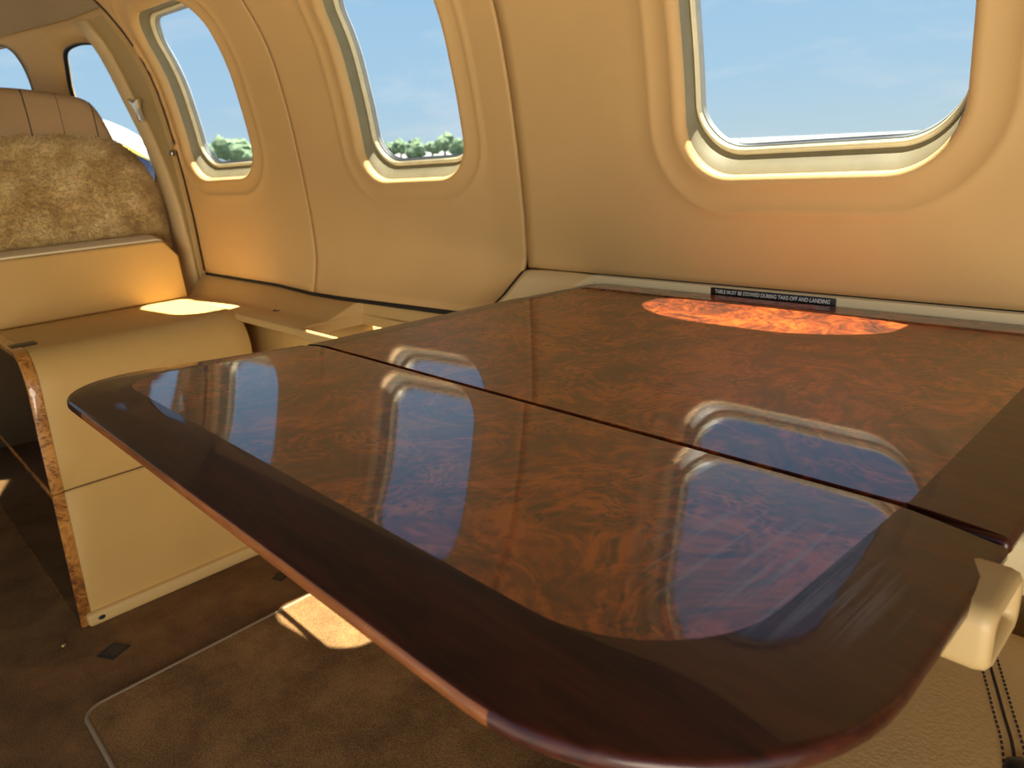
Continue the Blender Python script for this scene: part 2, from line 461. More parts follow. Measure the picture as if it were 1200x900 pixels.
# dark shadow gap between the wall panels and the ledge
B = MB()
B.loft([[W(x, -.2612, -.0006), W(x, -.2685, -.0006), W(x, -.2685, .02), W(x, -.2612, .02)] for x in np.linspace(XA, XS, 40)], cap0=True, cap1=True)
tag(B.build('trim_5', M['dark']), kind='structure')
# lower side panel under the ledge
sheet('wall_right_lower', lambda x, z: (x, ((.690 if x < -1.28 else .80)) - .03*(-z - .31), z), [-2.05, -1.5, -1.281, -1.279, -.88, -.3, .7], list(np.linspace(-.85, -.309, 10)), 'cabinet', (-1, 0, -.6), solid=-.01)

# right surround: a cream tray with a pocket the table slides out of
def tray():
    B = MB()
    # rear face of the pocket, behind the table edge, and the flat lip above it
    x0, x1 = -.725, .62
    xs = list(np.linspace(x0, x1, 30))
    prof = [(.874, -.188), (.866, -.1885), (.8615, -.1905), (.8605, -.195), (.8605, -.232), (.874, -.234)]
    B.loft([[(x, y, z) for y, z in prof] for x in xs], closed=True, cap0=True, cap1=True)
    return B.build('trim_6', M['cream'], angle=50)
tag(tray(), kind='structure')
# shoulder of the tray to the left of the pocket: a soft flat that falls towards the cabin along the seam
B = MB()
left = [(-.8715, .868, -.1885), (-.8715, .850, -.1915), (-.8715, .833, -.2025), (-.8715, .800, -.2245), (-.8715, .76, -.245), (-.8715, .72, -.262), (-.8715, .66, -.29)]
right = [(-.724, .868, -.1890), (-.724, .8605, -.1905), (-.733, .835, -.1995), (-.742, .800, -.2165), (-.752, .76, -.236), (-.76, .72, -.252), (-.77, .66, -.28)]
cols = []
for k in np.linspace(0, 1, 14):
    s = [tuple(Vector(a).lerp(Vector(b), k)) for a, b in zip(left, right)]
    e = 4*k*(1-k)
    cols.append([(p[0], p[1], p[2] + .0018*e) for p in s])
B.loft(cols, closed=False)
o = B.build('trim_7', M['cream'], solid=-.02); orient(o, (-.8, .5, .3)); tag(o, kind='structure')
# black shadow line between the wall panel and the tray
B = MB()
B.loft([[(x, .872, -.1845), (x, .864, -.1850), (x, .8645, -.1886), (x, .876, -.1886)] for x in np.linspace(XS, .6, 40)], cap0=True, cap1=True)
tag(B.build('trim_8', M['dark']), kind='structure')
B = MB()
B.loft([[(XS - .0035, y, z), (XS + .0035, y, z), (XS + .0035, y + .004, z - .012), (XS - .0035, y + .004, z - .012)] for _, y, z in left], cap0=True, cap1=True)
tag(B.build('trim_9', M['dark']), kind='structure')

# side panel between the tray and the arm panel
sheet('wall_right_aft', lambda x, z: (x, .846, z), [-.872, -.5, 0, .7], [-.86, -.6, -.35, -.215], 'cabinet', (-.2, 0, -.3), solid=-.01)

# ------------------------------------------------------------------ floor
sheet('floor', lambda x, y: (x, y, -.85), list(np.linspace(-2.98, 1.1, 12)), list(np.linspace(-.55, .86, 6)), 'carpet', (0, 0, 0), solid=-.02)
# forward port wall, unseen, carried high to keep sky out of the gloss panel
sheet('wall_left', lambda x, z: (x, -.52, z), [-3.0, -2, -1.5, -1], [-.85, -.6, -.42, -.2, .0, .2, .5], 'roof', (0, .5, -.5), solid=-.02)

# forward bulkhead below the windscreen
sheet('wall_front', lambda y, z: (-2.96 + .25*(z + .85)*(z > -.5), y, z), [-.52, -.2, .1, .5], [-.85, -.5, -.2, .06], 'roof', (0, 0, 0), solid=-.02)
# fitted carpet section with a serged edge
def carpet_section():
    out = rounded([(-1.255, .118), (-.10, .118), (-.10, .66), (-1.268, .66)], [.035, .03, .02, .02], 20, 8)
    root = empty('carpet_section', (-.7, .38, -.849), label='fitted brown carpet section with pale stitched edge lying on the cabin floor', cat='carpet')
    B = MB()
    inn = offset_loop(out, -.006)
    B.loft([[(p.x, p.y, -.8499) for p in inn], [(p.x, p.y, -.8435) for p in inn]], cap0=True, cap1=True)
    B.build('pile', M['mat'], root, smooth=False)
    B = MB()
    rr = .0042
    loops = []
    for k in range(8):
        a = 2*math.pi*k/8
        loops.append([(p.x, p.y, -.8455 + rr*math.sin(a)) for p in offset_loop(out, -.004 + rr*math.cos(a))])
    B.loft(loops + [loops[0]])
    tag(B.build('binding', M['binding'], root), label='pale stitched binding')
carpet_section()

def floor_socket(name, x, y, rot, s, label):
    root = empty(name, (x, y, -.85), label=label, cat='floor fitting', group='floor fittings')
    B = MB(); c, q = math.cos(rot), math.sin(rot)
    def sq(h, z): return [(x + c*a*h - q*b*h, y + q*a*h + c*b*h, z) for a, b in ((-1, -1), (1, -1), (1, 1), (-1, 1))]
    B.loft([sq(s*1.25, -.8499), sq(s*1.2, -.8475), sq(s*.95, -.847), sq(s*.85, -.8495)], cap1=False)
    B.build('frame', M['black'], root, smooth=False)
    B = MB()
    B.loft([sq(s*.95, -.8497), sq(s*.9, -.8478), sq(s*.3, -.8474)], cap0=True, cap1=True)
    B.build('socket', M['black'], root, smooth=False)
    return root
floor_socket('floor_socket', -1.396, .21, .5, .0165, 'black square floor socket in the carpet in front of the tan cabinet')
floor_socket('floor_socket', -1.385, .548, .4, .011, 'small black floor socket beside the sunlit patch of carpet')
B = MB()
B.loft([[(-1.492 + r_*math.cos(a), .147 + r_*math.sin(a), z_) for a in np.linspace(0, 2*math.pi, 13)[:-1]] for r_, z_ in ((.0055, -.8498), (.0055, -.848), (.004, -.8462), (.001, -.8458))], cap0=True, cap1=True)
tag(B.build('floor_stud', M['brass']), label='tiny round brass stud in the carpet near the cabinet corner', cat='stud')

# ------------------------------------------------------------------ folding table
table = empty('folding_table', (-.44, .86, -.2), label='glossy burl wood folding table with dark walnut border pulled out from the wall', cat='table')
def leaf(corners, radii, inner, iradii, crown, base_z, tilt_about=None, tilt=0.):
    """a leaf: burl field, dark crowned border (one part + its border)"""
    out = rounded(corners, radii, 14, 14); inn = rounded(inner, iradii, 14, 14)
    n = len(out)
    w = []
    for p, q in zip(out, inn): w.append(min(1., (p - q).length/.045))
    edge = offset_loop(out, 0)
    def pt(p, z):
        y, zz_ = p.y, z
        if tilt:
            dy = p.y - tilt_about
            y = tilt_about + dy*math.cos(tilt) - z*math.sin(tilt)*-1*0
            zz_ = z - dy*math.sin(tilt)
        return (p.x, y, base_z + zz_)
    field = MB()
    field.loft([[pt(p, -.0148) for p in inn], [pt(p, -.004) for p in inn], [pt(p, 0) for p in inn]], cap0=True, cap1=True)
    f = field.build('table_leaf', M['burl'], table, angle=30)
    Bn = MB(); loops = []
    for t in np.linspace(0, 1, 9):
        loops.append([pt(q.lerp(o2, t), -crown*wi*t**1.25) for q, o2, wi in zip(inn, offset_loop(out, -.0045), w)])
    zc = [-crown*wi for wi in w]
    for d, dz in ((-.0028, -.0005), (-.0013, -.0013), (-.0004, -.0025), (0, -.004), (0, -.0072), (-.001, -.0090), (-.003, -.0100), (-.008, -.0104)):
        loops.append([pt(o2, z*.95 + dz) for o2, z in zip(offset_loop(out, d), zc)])
    loops.append([pt(p, -.0150) for p in inn])
    Bn.loft(loops)
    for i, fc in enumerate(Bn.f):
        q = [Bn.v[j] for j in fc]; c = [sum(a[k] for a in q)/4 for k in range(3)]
        if i // n >= 10 and tilt and c[1] < .160 and -.70 < c[0] < -.172: Bn.m[i] = 1  # straight near edge takes the lighter wood, its floor light painted in
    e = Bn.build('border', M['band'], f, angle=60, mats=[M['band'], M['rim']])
    tag(e, label='dark walnut border')
    return f
GAP = .397
leaf([(-.797, GAP + .0009), (-.0665, GAP + .0009), (-.0665, .857), (-.730, .857), (-.768, .72)], [.003, .004, .02, .01, .15],
     [(-.745, GAP + .0030), (-.117, GAP + .0030), (-.117, .8535), (-.705, .8535), (-.720, .72)], [.002, .003, .012, .01, .12], .0045, -.2)
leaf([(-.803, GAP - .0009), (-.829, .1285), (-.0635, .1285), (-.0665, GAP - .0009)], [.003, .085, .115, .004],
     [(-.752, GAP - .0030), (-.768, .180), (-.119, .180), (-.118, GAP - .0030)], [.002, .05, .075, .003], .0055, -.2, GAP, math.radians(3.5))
# hinges under the gap, support channel at the end
for x in (-.62, -.44, -.26):
    B = MB(); B.tube([(x - .03, GAP, -.2190), (x + .03, GAP, -.2190)], .0045, 10)
    B.build('hinge', M['steel'], table)
def channel():
    B = MB()
    x0, x1, y0, y1, z0, z1 = -.118, -.055, .322, .376, -.2365, -.203
    # outer skin with a hollow in the end that looks along +x
    rect = lambda m, r: rounded([(y0 + m, z0 + m), (y1 - m, z0 + m), (y1 - m, z1 - m), (y0 + m, z1 - m)], [r]*4, 4, 5)
    L_ = []
    for x, m, r in ((x0, .004, .006), (x0 + .003, .001, .008), (x0 + .008, 0, .009), (x1 - .006, 0, .009), (x1 - .002, .0012, .008), (x1, .004, .006), (x1 - .001, .0062, .004), (x1 - .004, .0078, .003), (x1 - .014, .009, .003)):
        L_.append([(x, p.x, p.y) for p in rect(m, r)])
    B.loft(L_, cap0=True, cap1=True)
    o = B.build('support_channel', M['bracket'], table, angle=60)
    tag(o, label='cream hollow support channel')
channel()
for x in (-.66, -.12):
    rbox('slide_arm', (x - .012, x + .012, .385, .90, -.2345, -.2185), .003, M['steel'], table)

# ------------------------------------------------------------------ placard behind the table
pl = empty('warning_placard', (-.437, .8600, -.197), label='narrow black placard with white capitals on the cream edge behind the table', cat='placard')
B = MB()
o2 = rounded([(-.5215, -.2015), (-.3525, -.2015), (-.3525, -.1912), (-.5215, -.1912)], [.0015]*4, 4, 4)
B.loft([[(p.x, .8606, p.y) for p in o2], [(p.x, .8592, p.y) for p in o2], [(p.x, .8588, p.y) for p in offset_loop(o2, -.0006)]], cap0=True, cap1=True)
B.build('plate', M['black'], pl, angle=40)
cu = bpy.data.curves.new('lettering', 'FONT'); cu.body = 'TABLE MUST BE STOWED DURING TAKE-OFF AND LANDING'
cu.size = .006; cu.align_x = 'CENTER'; cu.align_y = 'CENTER'; cu.extrude = .00008; cu.resolution_u = 3; cu.shear = .12; cu.offset = .00006
to = bpy.data.objects.new('lettering', cu); COL.objects.link(to)
bpy.context.view_layer.update()
me = bpy.data.meshes.new_from_object(to.evaluated_get(bpy.context.evaluated_depsgraph_get()))
bpy.data.objects.remove(to)
xs_ = [v.co.x for v in me.vertices]; ys_ = [v.co.y for v in me.vertices]
kx = .155/(max(xs_) - min(xs_)); kz = .0050/(max(ys_) - min(ys_))
for v in me.vertices: v.co = Vector((v.co.x*kx - .437, .8586 - v.co.z, v.co.y*kz - .1962 + OZ))
me.materials.clear(); me.materials.append(M['white'])
to = bpy.data.objects.new('lettering', me); link(to, pl); tag(to, label='white capital lettering')

# ------------------------------------------------------------------ tan cabinet
cab = empty('leather_cabinet', (-1.7, .4, -.85), label='low tan leather cabinet with rounded top and dark burl end panel on the floor', cat='cabinet')
XF = -1.525; ZC = -.291; R_ = .075
def yl(z): return .213 + .045*(z + .28)      # left end leans a little
front = [(XF, -.8485), (XF, -.5615), (XF + .002, -.560), (XF, -.5575)]
arc = [(XF - R_ + R_*math.cos(a), ZC - R_ + R_*math.sin(a)) for a in np.linspace(0, math.pi/2, 12)]
def body(name, prof, y0f, y1, mat, rr=.004):
    B = MB(); loops = []
    pts = [Vector(p) for p in prof]
    c = sum(pts, Vector((0, 0)))/len(pts)
    for t, off in ((0, .004), (.0012, .0012), (.004, 0)):
        q = offset_loop(pts, -off)
        loops.append([(p.x, y0f(p.y) + t, p.y) for p in q])
    for k in np.linspace(.1, .9, 6): loops.append([(p.x, y0f(p.y)*(1-k) + y1*k, p.y) for p in pts])
    for t, off in ((.004, 0), (.0012, .0012), (0, .004)):
        q = offset_loop(pts, -off)
        loops.append([(p.x, y1 - t, p.y) for p in q])
    B.loft(loops, cap0=True, cap1=True)
    return B.build(name, mat, cab, angle=40)
XB = -1.99
low = [(XB, -.8485), (XF, -.8485), (XF, -.565), (XF - .003, -.5615), (XB, -.5615)]
upp = [(XB, -.5590), (XF - .003, -.5590), (XF, -.5555)] + [(XF, z) for z in (-.5, -.43)] + arc + [(XB, ZC)]
EP = .020   # end panel thickness
body('lower_body', low, lambda z: yl(z) + EP, .636, M['cabinet'])
body('upper_body', upp, lambda z: yl(z) + EP, .636, M['cabinet'])
B = MB()
B.loft([[(x, yl(-.56) + EP + .003, z) for x, z in ((XB, -.562), (XF - .0035, -.562), (XF - .0035, -.5585), (XB, -.5585))], [(x, .634, z) for x, z in ((XB, -.562), (XF - .0035, -.562), (XF - .0035, -.5585), (XB, -.5585))]], cap0=True, cap1=True)
B.build('seam', M['dark'], cab, smooth=False)
# end panel: dark gloss face with a burl edge strip
XP = -2.42
for nm, zlo, zhi in (('end_panel', -.8485, -.5615), ('end_panel', -.559, 0)):
    if zhi < 0: prof = [(XP, zlo), (XF + .001, zlo), (XF + .001, -.5615), (XP, -.5615)]
    else: prof = [(XP, zlo), (XF + .001, zlo), (XF + .001, -.43)] + [(x + .001, z + .001) for x, z in arc] + [(XP, ZC + .001)]
    pts = [Vector(p) for p in prof]
    B = MB()
    B.loft([[(p.x, yl(p.y) + .0035, p.y) for p in offset_loop(pts, -.004)], [(p.x, yl(p.y), p.y) for p in offset_loop(pts, -.008)]], cap0=True, cap1=True)
    q = B.build(nm, M['panel'], cab, smooth=False)
    B = MB()
    B.loft([[(p.x, yl(p.y) + EP + .001, p.y) for p in pts], [(p.x, yl(p.y) + .003, p.y) for p in pts], [(p.x, yl(p.y) + .0005, p.y) for p in offset_loop(pts, -.002)], [(p.x, yl(p.y) + .0005, p.y) for p in offset_loop(pts, -.007)], [(p.x, yl(p.y) + .004, p.y) for p in offset_loop(pts, -.009)]])
    tag(B.build('edging', M['trim'], q, angle=40), label='orange burl edging')
# base rail with screws
def rail():
    pts = rounded([(yl(-.85) + .012, -.8495), (.64, -.8495), (.64, -.822), (yl(-.85) + .012, -.822)], [.008, .003, .003, .008], 6, 5)
    B = MB()
    B.loft([[(XF - .004, p.x, p.y) for p in pts], [(XF + .010, p.x, p.y) for p in pts], [(XF + .0135, p.x, p.y) for p in offset_loop(pts, -.002)], [(XF + .0145, p.x, p.y) for p in offset_loop(pts, -.005)]], cap0=True, cap1=True)
    r = B.build('base_rail', M['rail'], cab, angle=50)
    for y in (.224, .61):
        B = MB()
        B.loft([[(XF + x_, y + r_*1.5*math.cos(a), -.8355 + r_*math.sin(a)) for a in np.linspace(0, 2*math.pi, 13)[:-1]] for x_, r_ in ((.0143, .0048), (.0153, .0045), (.0156, .0025))], cap0=True, cap1=True)
        B.build('screw', M['black'], r)
rail()
# latch plate in the top
rbox('latch', (-1.668, -1.630, .218, .262, ZC - .002, ZC + .0022), .001, M['black'], cab, 2)

# box standing on the cabinet
bx = empty('storage_box', (-1.92, .3, ZC), label='tan leather box standing on the cabinet in front of the sheepskin seat', cat='box')
def stand():
    out = [Vector(p) for p in [(-.06, ZC + .0008), (.640, ZC + .0008), (.640, -.186), (.612, -.148), (.600, -.145), (-.06, -.145)]]
    B = MB()
    B.loft([[(-1.930, p.x, p.y) for p in out], [(-1.876, p.x, p.y) for p in out], [(-1.872, p.x, p.y) for p in offset_loop(out, -.0015)], [(-1.870, p.x, p.y) for p in offset_loop(out, -.005)]], cap0=True, cap1=True)
    B.build('body', M['cabinet'], bx, angle=30)
    cap = [Vector(p) for p in [(-.06, -.1445), (.601, -.1445), (.613, -.1475), (.605, -.137), (.594, -.134), (-.06, -.134)]]
    B = MB()
    B.loft([[(-1.930, p.x, p.y + .003) for p in cap], [(-1.900, p.x, p.y) for p in cap], [(-1.880, p.x, p.y*.4 + -.1445*.6) for p in cap]], cap0=True, cap1=True)
    tag(B.build('ledge', M['cream'], bx, angle=40), label='pale rounded top ledge')
stand()

# small dark hole in the ledge
B = MB()
B.loft([[(-1.485 + r_*math.cos(a), .690 + r_*math.sin(a), z_) for a in np.linspace(0, 2*math.pi, 15)[:-1]] for r_, z_ in ((.011, -.2928), (.0105, -.2912), (.007, -.2908), (.006, -.2926))], cap0=True, cap1=True)
tag(B.build('ledge_plug', M['black']), label='small round black plug in the leather ledge under the middle window', cat='plug')

# ------------------------------------------------------------------ front seat seen from behind
seat = empty('pilot_seat', (-2.0, .33, -.85), label='front seat seen from behind with shaggy sheepskin back and brown headrest', cat='seat')
CY = .33
half = [(.335, -.20), (.337, -.135), (.338, -.067), (.327, .0), (.303, .052), (.268, .088), (.22, .108), (.14, .116), (.06, .118)]
def sym(h): return [Vector((CY + a, b)) for a, b in h] + [Vector((CY - a, b)) for a, b in h[::-1]]
def dense(o_, n):
    o_ = list(o_); d = [0]
    for i in range(len(o_)): d.append(d[-1] + (o_[(i+1) % len(o_)] - o_[i]).length)
    out = []
    for k in range(n):
        s = d[-1]*k/n
        i = max(j for j in range(len(o_)) if d[j] <= s)
        out.append(o_[i].lerp(o_[(i+1) % len(o_)], (s - d[i])/(d[i+1] - d[i])))
    for _ in range(3): out = [(out[i-1] + out[i]*2 + out[(i+1) % n])/4 for i in range(n)]
    return out
def pillow(name, outline, xf, xb, mat, parent, rf=.035, bulge=.015, n=96):
    o_ = dense(outline, n)
    c = sum(o_, Vector((0, 0)))/n
    hx = (max(p.x for p in o_) - min(p.x for p in o_))/2; hz = (max(p.y for p in o_) - min(p.y for p in o_))/2
    def shrink(d): return [Vector((c.x + (p.x - c.x)*(1 - d/hx), c.y + (p.y - c.y)*(1 - d/hz))) for p in o_]
    B = MB(); loops = []
    loops.append([(xb, *(c.lerp(p, .85))) for p in o_])
    for a in np.linspace(0, math.pi/2, 4): loops.append([(xb + .02*(1 - math.cos(a)), *p) for p in shrink(.02*(1 - math.sin(a)))])
    for a in np.linspace(0, math.pi/2, 7):
        q = shrink(rf*(1 - math.cos(a)))
        loops.append([(xf - rf + rf*math.sin(a), *p) for p in q])
    base = shrink(rf)
    for k in (.85, .7, .5, .3, .12):
        loops.append([(xf + bulge*(1 - k*k), *(c.lerp(p, k))) for p in base])
    B.loft(loops, cap0=True, cap1=True)
    return B.build(name, mat, parent)
core = pillow('seat_back', sym([(.28, -.255), (.31, -.23), (.31, -.05), (.26, .05), (.1, .075)]), -2.0, -2.10, M['head'], seat, .03, .0)
cover = pillow('sheepskin_cover', sym(half), -1.955, -2.06, M['fleece'], seat, .055, .018)
# wool: short bent tufts all over the visible side
def wool(o):
    me = o.data; bm = bmesh.new(); bm.from_mesh(me); bmesh.ops.triangulate(bm, faces=bm.faces[:])
    tris = [(f.verts[0].co.copy(), f.verts[1].co.copy(), f.verts[2].co.copy(), f.normal.copy(), f.calc_area()) for f in bm.faces if f.calc_center_median().x + o.location.x*0 > -9]
    bm.free()
    A = np.array([t[4] for t in tris]); A /= A.sum()
    idx = rng.choice(len(tris), size=42000, p=A)
    B = MB(); off = -OZ
    for i in idx:
        a, b, c, n, _ = tris[i]
        u, v = rng.random(2)
        if u + v > 1: u, v = 1 - u, 1 - v
        p = a + (b - a)*u + (c - a)*v
        L_ = .005 + .006*rng.random(); w = .0008 + .0007*rng.random()
        d = (n + Vector(rng.normal(0, .30, 3)) + Vector((0, 0, -.25))).normalized()
        t1 = d.orthogonal().normalized(); t2 = d.cross(t1)
        m1 = p + d*L_*.55; bend = Vector(rng.normal(0, .35, 3)) + Vector((0, 0, -.4))
        tip = m1 + (d + bend).normalized()*L_*.5
        base = [p + (t1*math.cos(q) + t2*math.sin(q))*w - n*.003 for q in (0, 2.09, 4.19)]
        mid = [m1 + (t1*math.cos(q) + t2*math.sin(q))*w*.8 for q in (0, 2.09, 4.19)]
        vs = [(q.x, q.y, q.z + off) for q in base + mid + [tip]]
        B.add(vs, [(0, 1, 4, 3), (1, 2, 5, 4), (2, 0, 3, 5), (3, 4, 6), (4, 5, 6), (5, 3, 6)])
    w_ = B.build('wool', M['fleece'], o, smooth=True)
    tag(w_, kind='stuff')
wool(cover)
head = pillow('headrest', sym([(.262, .06), (.258, .10), (.243, .148), (.232, .176), (.216, .190), (.15, .203), (.085, .211), (.03, .214)]), -1.985, -2.075, M['head'], seat, .022, .006)
bpy.context.view_layer.update()
hm = head.matrix_world; hi = hm.inverted()
for y in (CY + .086, CY - .086, CY + .152, CY + .222, CY - .222):
    l = []
    for z in np.linspace(.08, .23, 40):
        ok, loc, nn, _ = head.ray_cast(hi @ Vector((0, y, z + OZ)), Vector((-1, 0, 0)))
        if not ok: break
        q = hm @ loc; l.append((q.x + .0002, q.y, q.z - OZ))
    B = MB(); B.tube(l, .0013 if abs(y - CY - .152) > .01 else .0006, 6)
    B.build('seam', M['thread'], head)
rbox('seat_base', (-2.40, -2.03, .27, .45, -.85, -.24), .03, M['head'], seat)

# ------------------------------------------------------------------ cockpit side behind the arch
def cdt_sheet(name, outer, holes, mat, toward, grid=.03, solid=-.012, offs=0.):
    pts = []; edges = []
    def addloop(l):
        b = len(pts); pts.extend(Vector(p) for p in l)
        for i in range(len(l)): edges.append((b + i, b + (i+1) % len(l)))
    addloop(outer)
    for h in holes: addloop(h)
    def inside(p, poly):
        r = False
        for i in range(len(poly)):
            a, b = poly[i-1], poly[i]
            if (a[1] > p[1]) != (b[1] > p[1]) and p[0] < (b[0]-a[0])*(p[1]-a[1])/(b[1]-a[1]) + a[0]: r = not r
        return r
    def near(p, poly): return min(((p[0]-q[0])**2 + (p[1]-q[1])**2) for q in poly) < (grid*.5)**2
    xs = [p[0] for p in outer]; zs_ = [p[1] for p in outer]
    for x in np.arange(min(xs), max(xs), grid):
        for z in np.arange(min(zs_), max(zs_), grid):
            p = (x, z)
            if inside(p, outer) and not near(p, outer) and not any(inside(p, h) or near(p, h) for h in holes): pts.append(Vector(p))
    v, e, f, *_ = geometry.delaunay_2d_cdt(pts, edges, [], 0, 1e-5)
    F = []
    for t in f:
        c = sum((v[i] for i in t), Vector((0, 0)))/len(t)
        if inside(c, outer) and not any(inside(c, h) for h in holes): F.append(tuple(t))
    o = mk(name, [W(p.x, p.y, offs) for p in v], F, M[mat], solid=solid)
    orient(o, toward); tag(o, kind='structure')
    return o
def smoothloop(l, n): 
    return dense([Vector(p) for p in l], n)
w4 = [(-2.073, .318), (-2.075, .288), (-2.081, .247), (-2.079, .197), (-2.067, .155), (-2.054, .113), (-2.042, .065), (-2.05, .0), (-2.09, -.03), (-2.22, -.03), (-2.275, 0), (-2.276, .1), (-2.272, .2), (-2.268, .236), (-2.242, .274), (-2.206, .318), (-2.17, .325), (-2.128, .327)]
w5 = [(-2.396, .354), (-2.38, .34), (-2.383, .31), (-2.391, .284), (-2.404, .25), (-2.412, .225), (-2.43, .212), (-2.48, .208), (-2.56, .215), (-2.57, .30), (-2.55, .35), (-2.45, .365)]
def flareless(f): return f
outer = [(x, -.6) for x in np.linspace(-2.95, XA - .006, 30)] + [(XA - .006, z) for z in np.linspace(-.57, .36, 34)] + [(XA - .006, .372)] + [(x, .372) for x in np.linspace(XA - .03, -2.95, 34)] + [(-2.95, z) for z in np.linspace(.34, -.57, 20)]
_fl = flare
flare = lambda x, z: 0. if x < XA - .001 else _fl(x, z)
L4 = smoothloop(w4, 80); L5 = smoothloop(w5, 80)
cdt_sheet('wall_right_nose', outer, [L4, L5], 'wall', (-1.5, 0, .1), offs=.010)
def pane_unit(name, loop, rim):
    root = empty(name, W(*loop[0]), kind='structure')
    cc = sum(loop, Vector((0, 0)))/len(loop)
    if (loop[1] - loop[0]).cross(loop[2] - loop[1]) < 0: loop = loop[::-1]
    ar = sum(loop[i-1].cross(loop[i]) for i in range(len(loop)))
    if ar < 0: loop = loop[::-1]
    B = MB()
    B.loft([[W(p.x, p.y, dy + .010) for p in offset_loop(loop, d)] for d, dy in ((.003, -.001), (.0, -.002), (-.002, .001), (-.0022, .006))])
    B.build('seal', M[rim], root)
    B = MB()
    B.loft([[W(*(cc.lerp(p, k)), .0155) for p in loop] for k in (1, .7, .4, .05)], cap1=True)
    B.build('pane', M['glass'], root)
pane_unit('window_4', L4, 'black')
pane_unit('window_5', L5, 'black')
# cockpit overhead
secc = [(P(z) + .034, z) for z in np.linspace(.352, .56, 18)] + [(.24, .572), (.1, .575), (-.1, .56), (-.4, .52), (-.70, .40)]
sheet('ceiling_cockpit', lambda x, i: (x, secc[i][0]*T(x) - .0, secc[i][1]), list(np.linspace(-2.95, XA - .006, 24)), range(len(secc)), 'headliner', (-2.0, 0, 0))
# raised door post along the cockpit window, with its latch
B = MB()
edge = [(-2.060, .36), (-2.064, .318), (-2.067, .288), (-2.072, .247), (-2.070, .197), (-2.058, .155), (-2.045, .113), (-2.033, .065), (-2.02, 0.), (-2.01, -.08), (-2.005, -.2), (-2.0, -.32)]
loops = []
for x, z in edge:
    w_ = .050 + .02*max(0, .2 - z)
    loops.append([W(x, z, .004), W(x + .004, z, -.006), W(x + .012, z, -.010), W(x + w_*.6, z, -.009), W(x + w_ - .006, z, -.005), W(x + w_, z, .004)])
B.loft(loops, closed=True, cap0=True, cap1=True)
tag(B.build('trim_10', M['post']), kind='structure')
# olive frame between the post and the arch
B = MB(); loops = []
for z in np.linspace(-.30, .36, 50):
    xo = float(np.interp(z, [-.2, 0., .065, .113, .155, .197, .247, .288, .36], [-2.005, -2.02, -2.033, -2.045, -2.058, -2.070, -2.072, -2.067, -2.060])) + .050 + .02*max(0, .2 - z) - .004
    xo = min(xo, XA - .045)
    loops.append([W(xo, z, .009), W(xo + .002, z, .004), W(XA - .038, z, .004), W(XA - .034, z, .009)])
B.loft(loops, closed=True, cap0=True, cap1=True)
tag(B.build('trim_15', M['frame'], angle=40), kind='structure')
# dark seam along the arch
B = MB()
B.loft([[W(XA - .022, z, .0075), W(XA + .001, z, .0070), W(XA + .001, z, .022), W(XA - .030, z, .022)] for z in np.linspace(-.26, .55, 60)], cap0=True, cap1=True)
tag(B.build('trim_11', M['seam']), kind='structure')
lt = empty('door_latch', W(-2.0, .16), label='small silver forked latch on the door post beside the cockpit window', cat='latch')
B = MB()
o_ = [Vector(p) for p in [(-2.004, .135), (-1.996, .135), (-1.993, .165), (-1.975, .186), (-1.997, .180), (-2.003, .180), (-2.022, .190), (-2.006, .165)]]
B.loft([[W(p.x, p.y, -.004) for p in o_], [W(p.x, p.y, -.0135) for p in o_], [W(*(sum(o_, Vector((0, 0)))/8).lerp(p, .85), -.0155) for p in o_]], cap0=True, cap1=True)
B.build('fork', M['steel'], lt, angle=30)
B = MB()
B.loft([[W(-1.925 + r_*math.cos(a), .055 + r_*math.sin(a), dy) for a in np.linspace(0, 2*math.pi, 13)[:-1]] for r_, dy in ((.008, .002), (.008, -.003), (.006, -.006), (.002, -.0065))], cap0=True, cap1=True)
tag(B.build('coat_stud', M['steel']), label='round silver stud on the tan post beside the sheepskin seat', cat='stud')
flare = _fl

# ------------------------------------------------------------------ rear passenger seat, bottom right
ps_ = empty('passenger_seat', (.05, .44, -.85), label='tan leather passenger seat with dark double stitching under the table end', cat='seat')
def cushion():
    bm = bmesh.new(); bmesh.ops.create_grid(bm, x_segments=40, y_segments=40, size=.5)
    x0, x1, y0, y1 = -.30, .34, .20, .705
    v = []; nx = 41
    B = MB(); loops = []
    out = rounded([(x0, y0), (x1, y0), (x1, y1), (x0, y1)], [.07, .05, .03, .03], 12, 8)
    bm.free()
    zt, zb = -.432, -.56
    for d, z in ((-.02, zb), (-.005, zb + .006), (0, zb + .02), (0, zt - .045), (-.004, zt - .028), (-.013, zt - .014), (-.027, zt - .005), (-.045, zt), (-.08, zt + .004), (-.13, zt + .007), (-.18, zt + .009)):
        cc = Vector(((x0 + x1)/2, (y0 + y1)/2))
        k = 1 + d/.252
        loops.append([(p.x, p.y, z) for p in (offset_loop(out, d) if d > -.03 else [cc + (q - cc)*k for q in out])])
    B.loft(loops, cap0=True, cap1=True)
    c = B.build('seat_cushion', M['seat'], ps_, angle=60)
    return c
cush = cushion()
def zc(x, y): return -.432 + .0075 - .05*max(0, (y - .56))**1.3
path = [(-.135, .690), (-.122, .655), (-.108, .62), (-.094, .585), (-.080, .55), (-.066, .515), (-.054, .47), (-.046, .42), (-.042, .36), (-.04, .30)]
def spline(pts, n):
    pts = [Vector(p) for p in pts]; out = []
    for i in range(len(pts) - 1):
        p0, p1, p2, p3 = pts[max(i-1, 0)], pts[i], pts[i+1], pts[min(i+2, len(pts)-1)]
        for k in range(n):
            t = k/n
            out.append(.5*((2*p1) + (p2 - p0)*t + (2*p0 - 5*p1 + 4*p2 - p3)*t*t + (3*p1 - p0 - 3*p2 + p3)*t**3))
    return out + [pts[-1]]
sp = spline(path, 14)
bpy.context.view_layer.update()
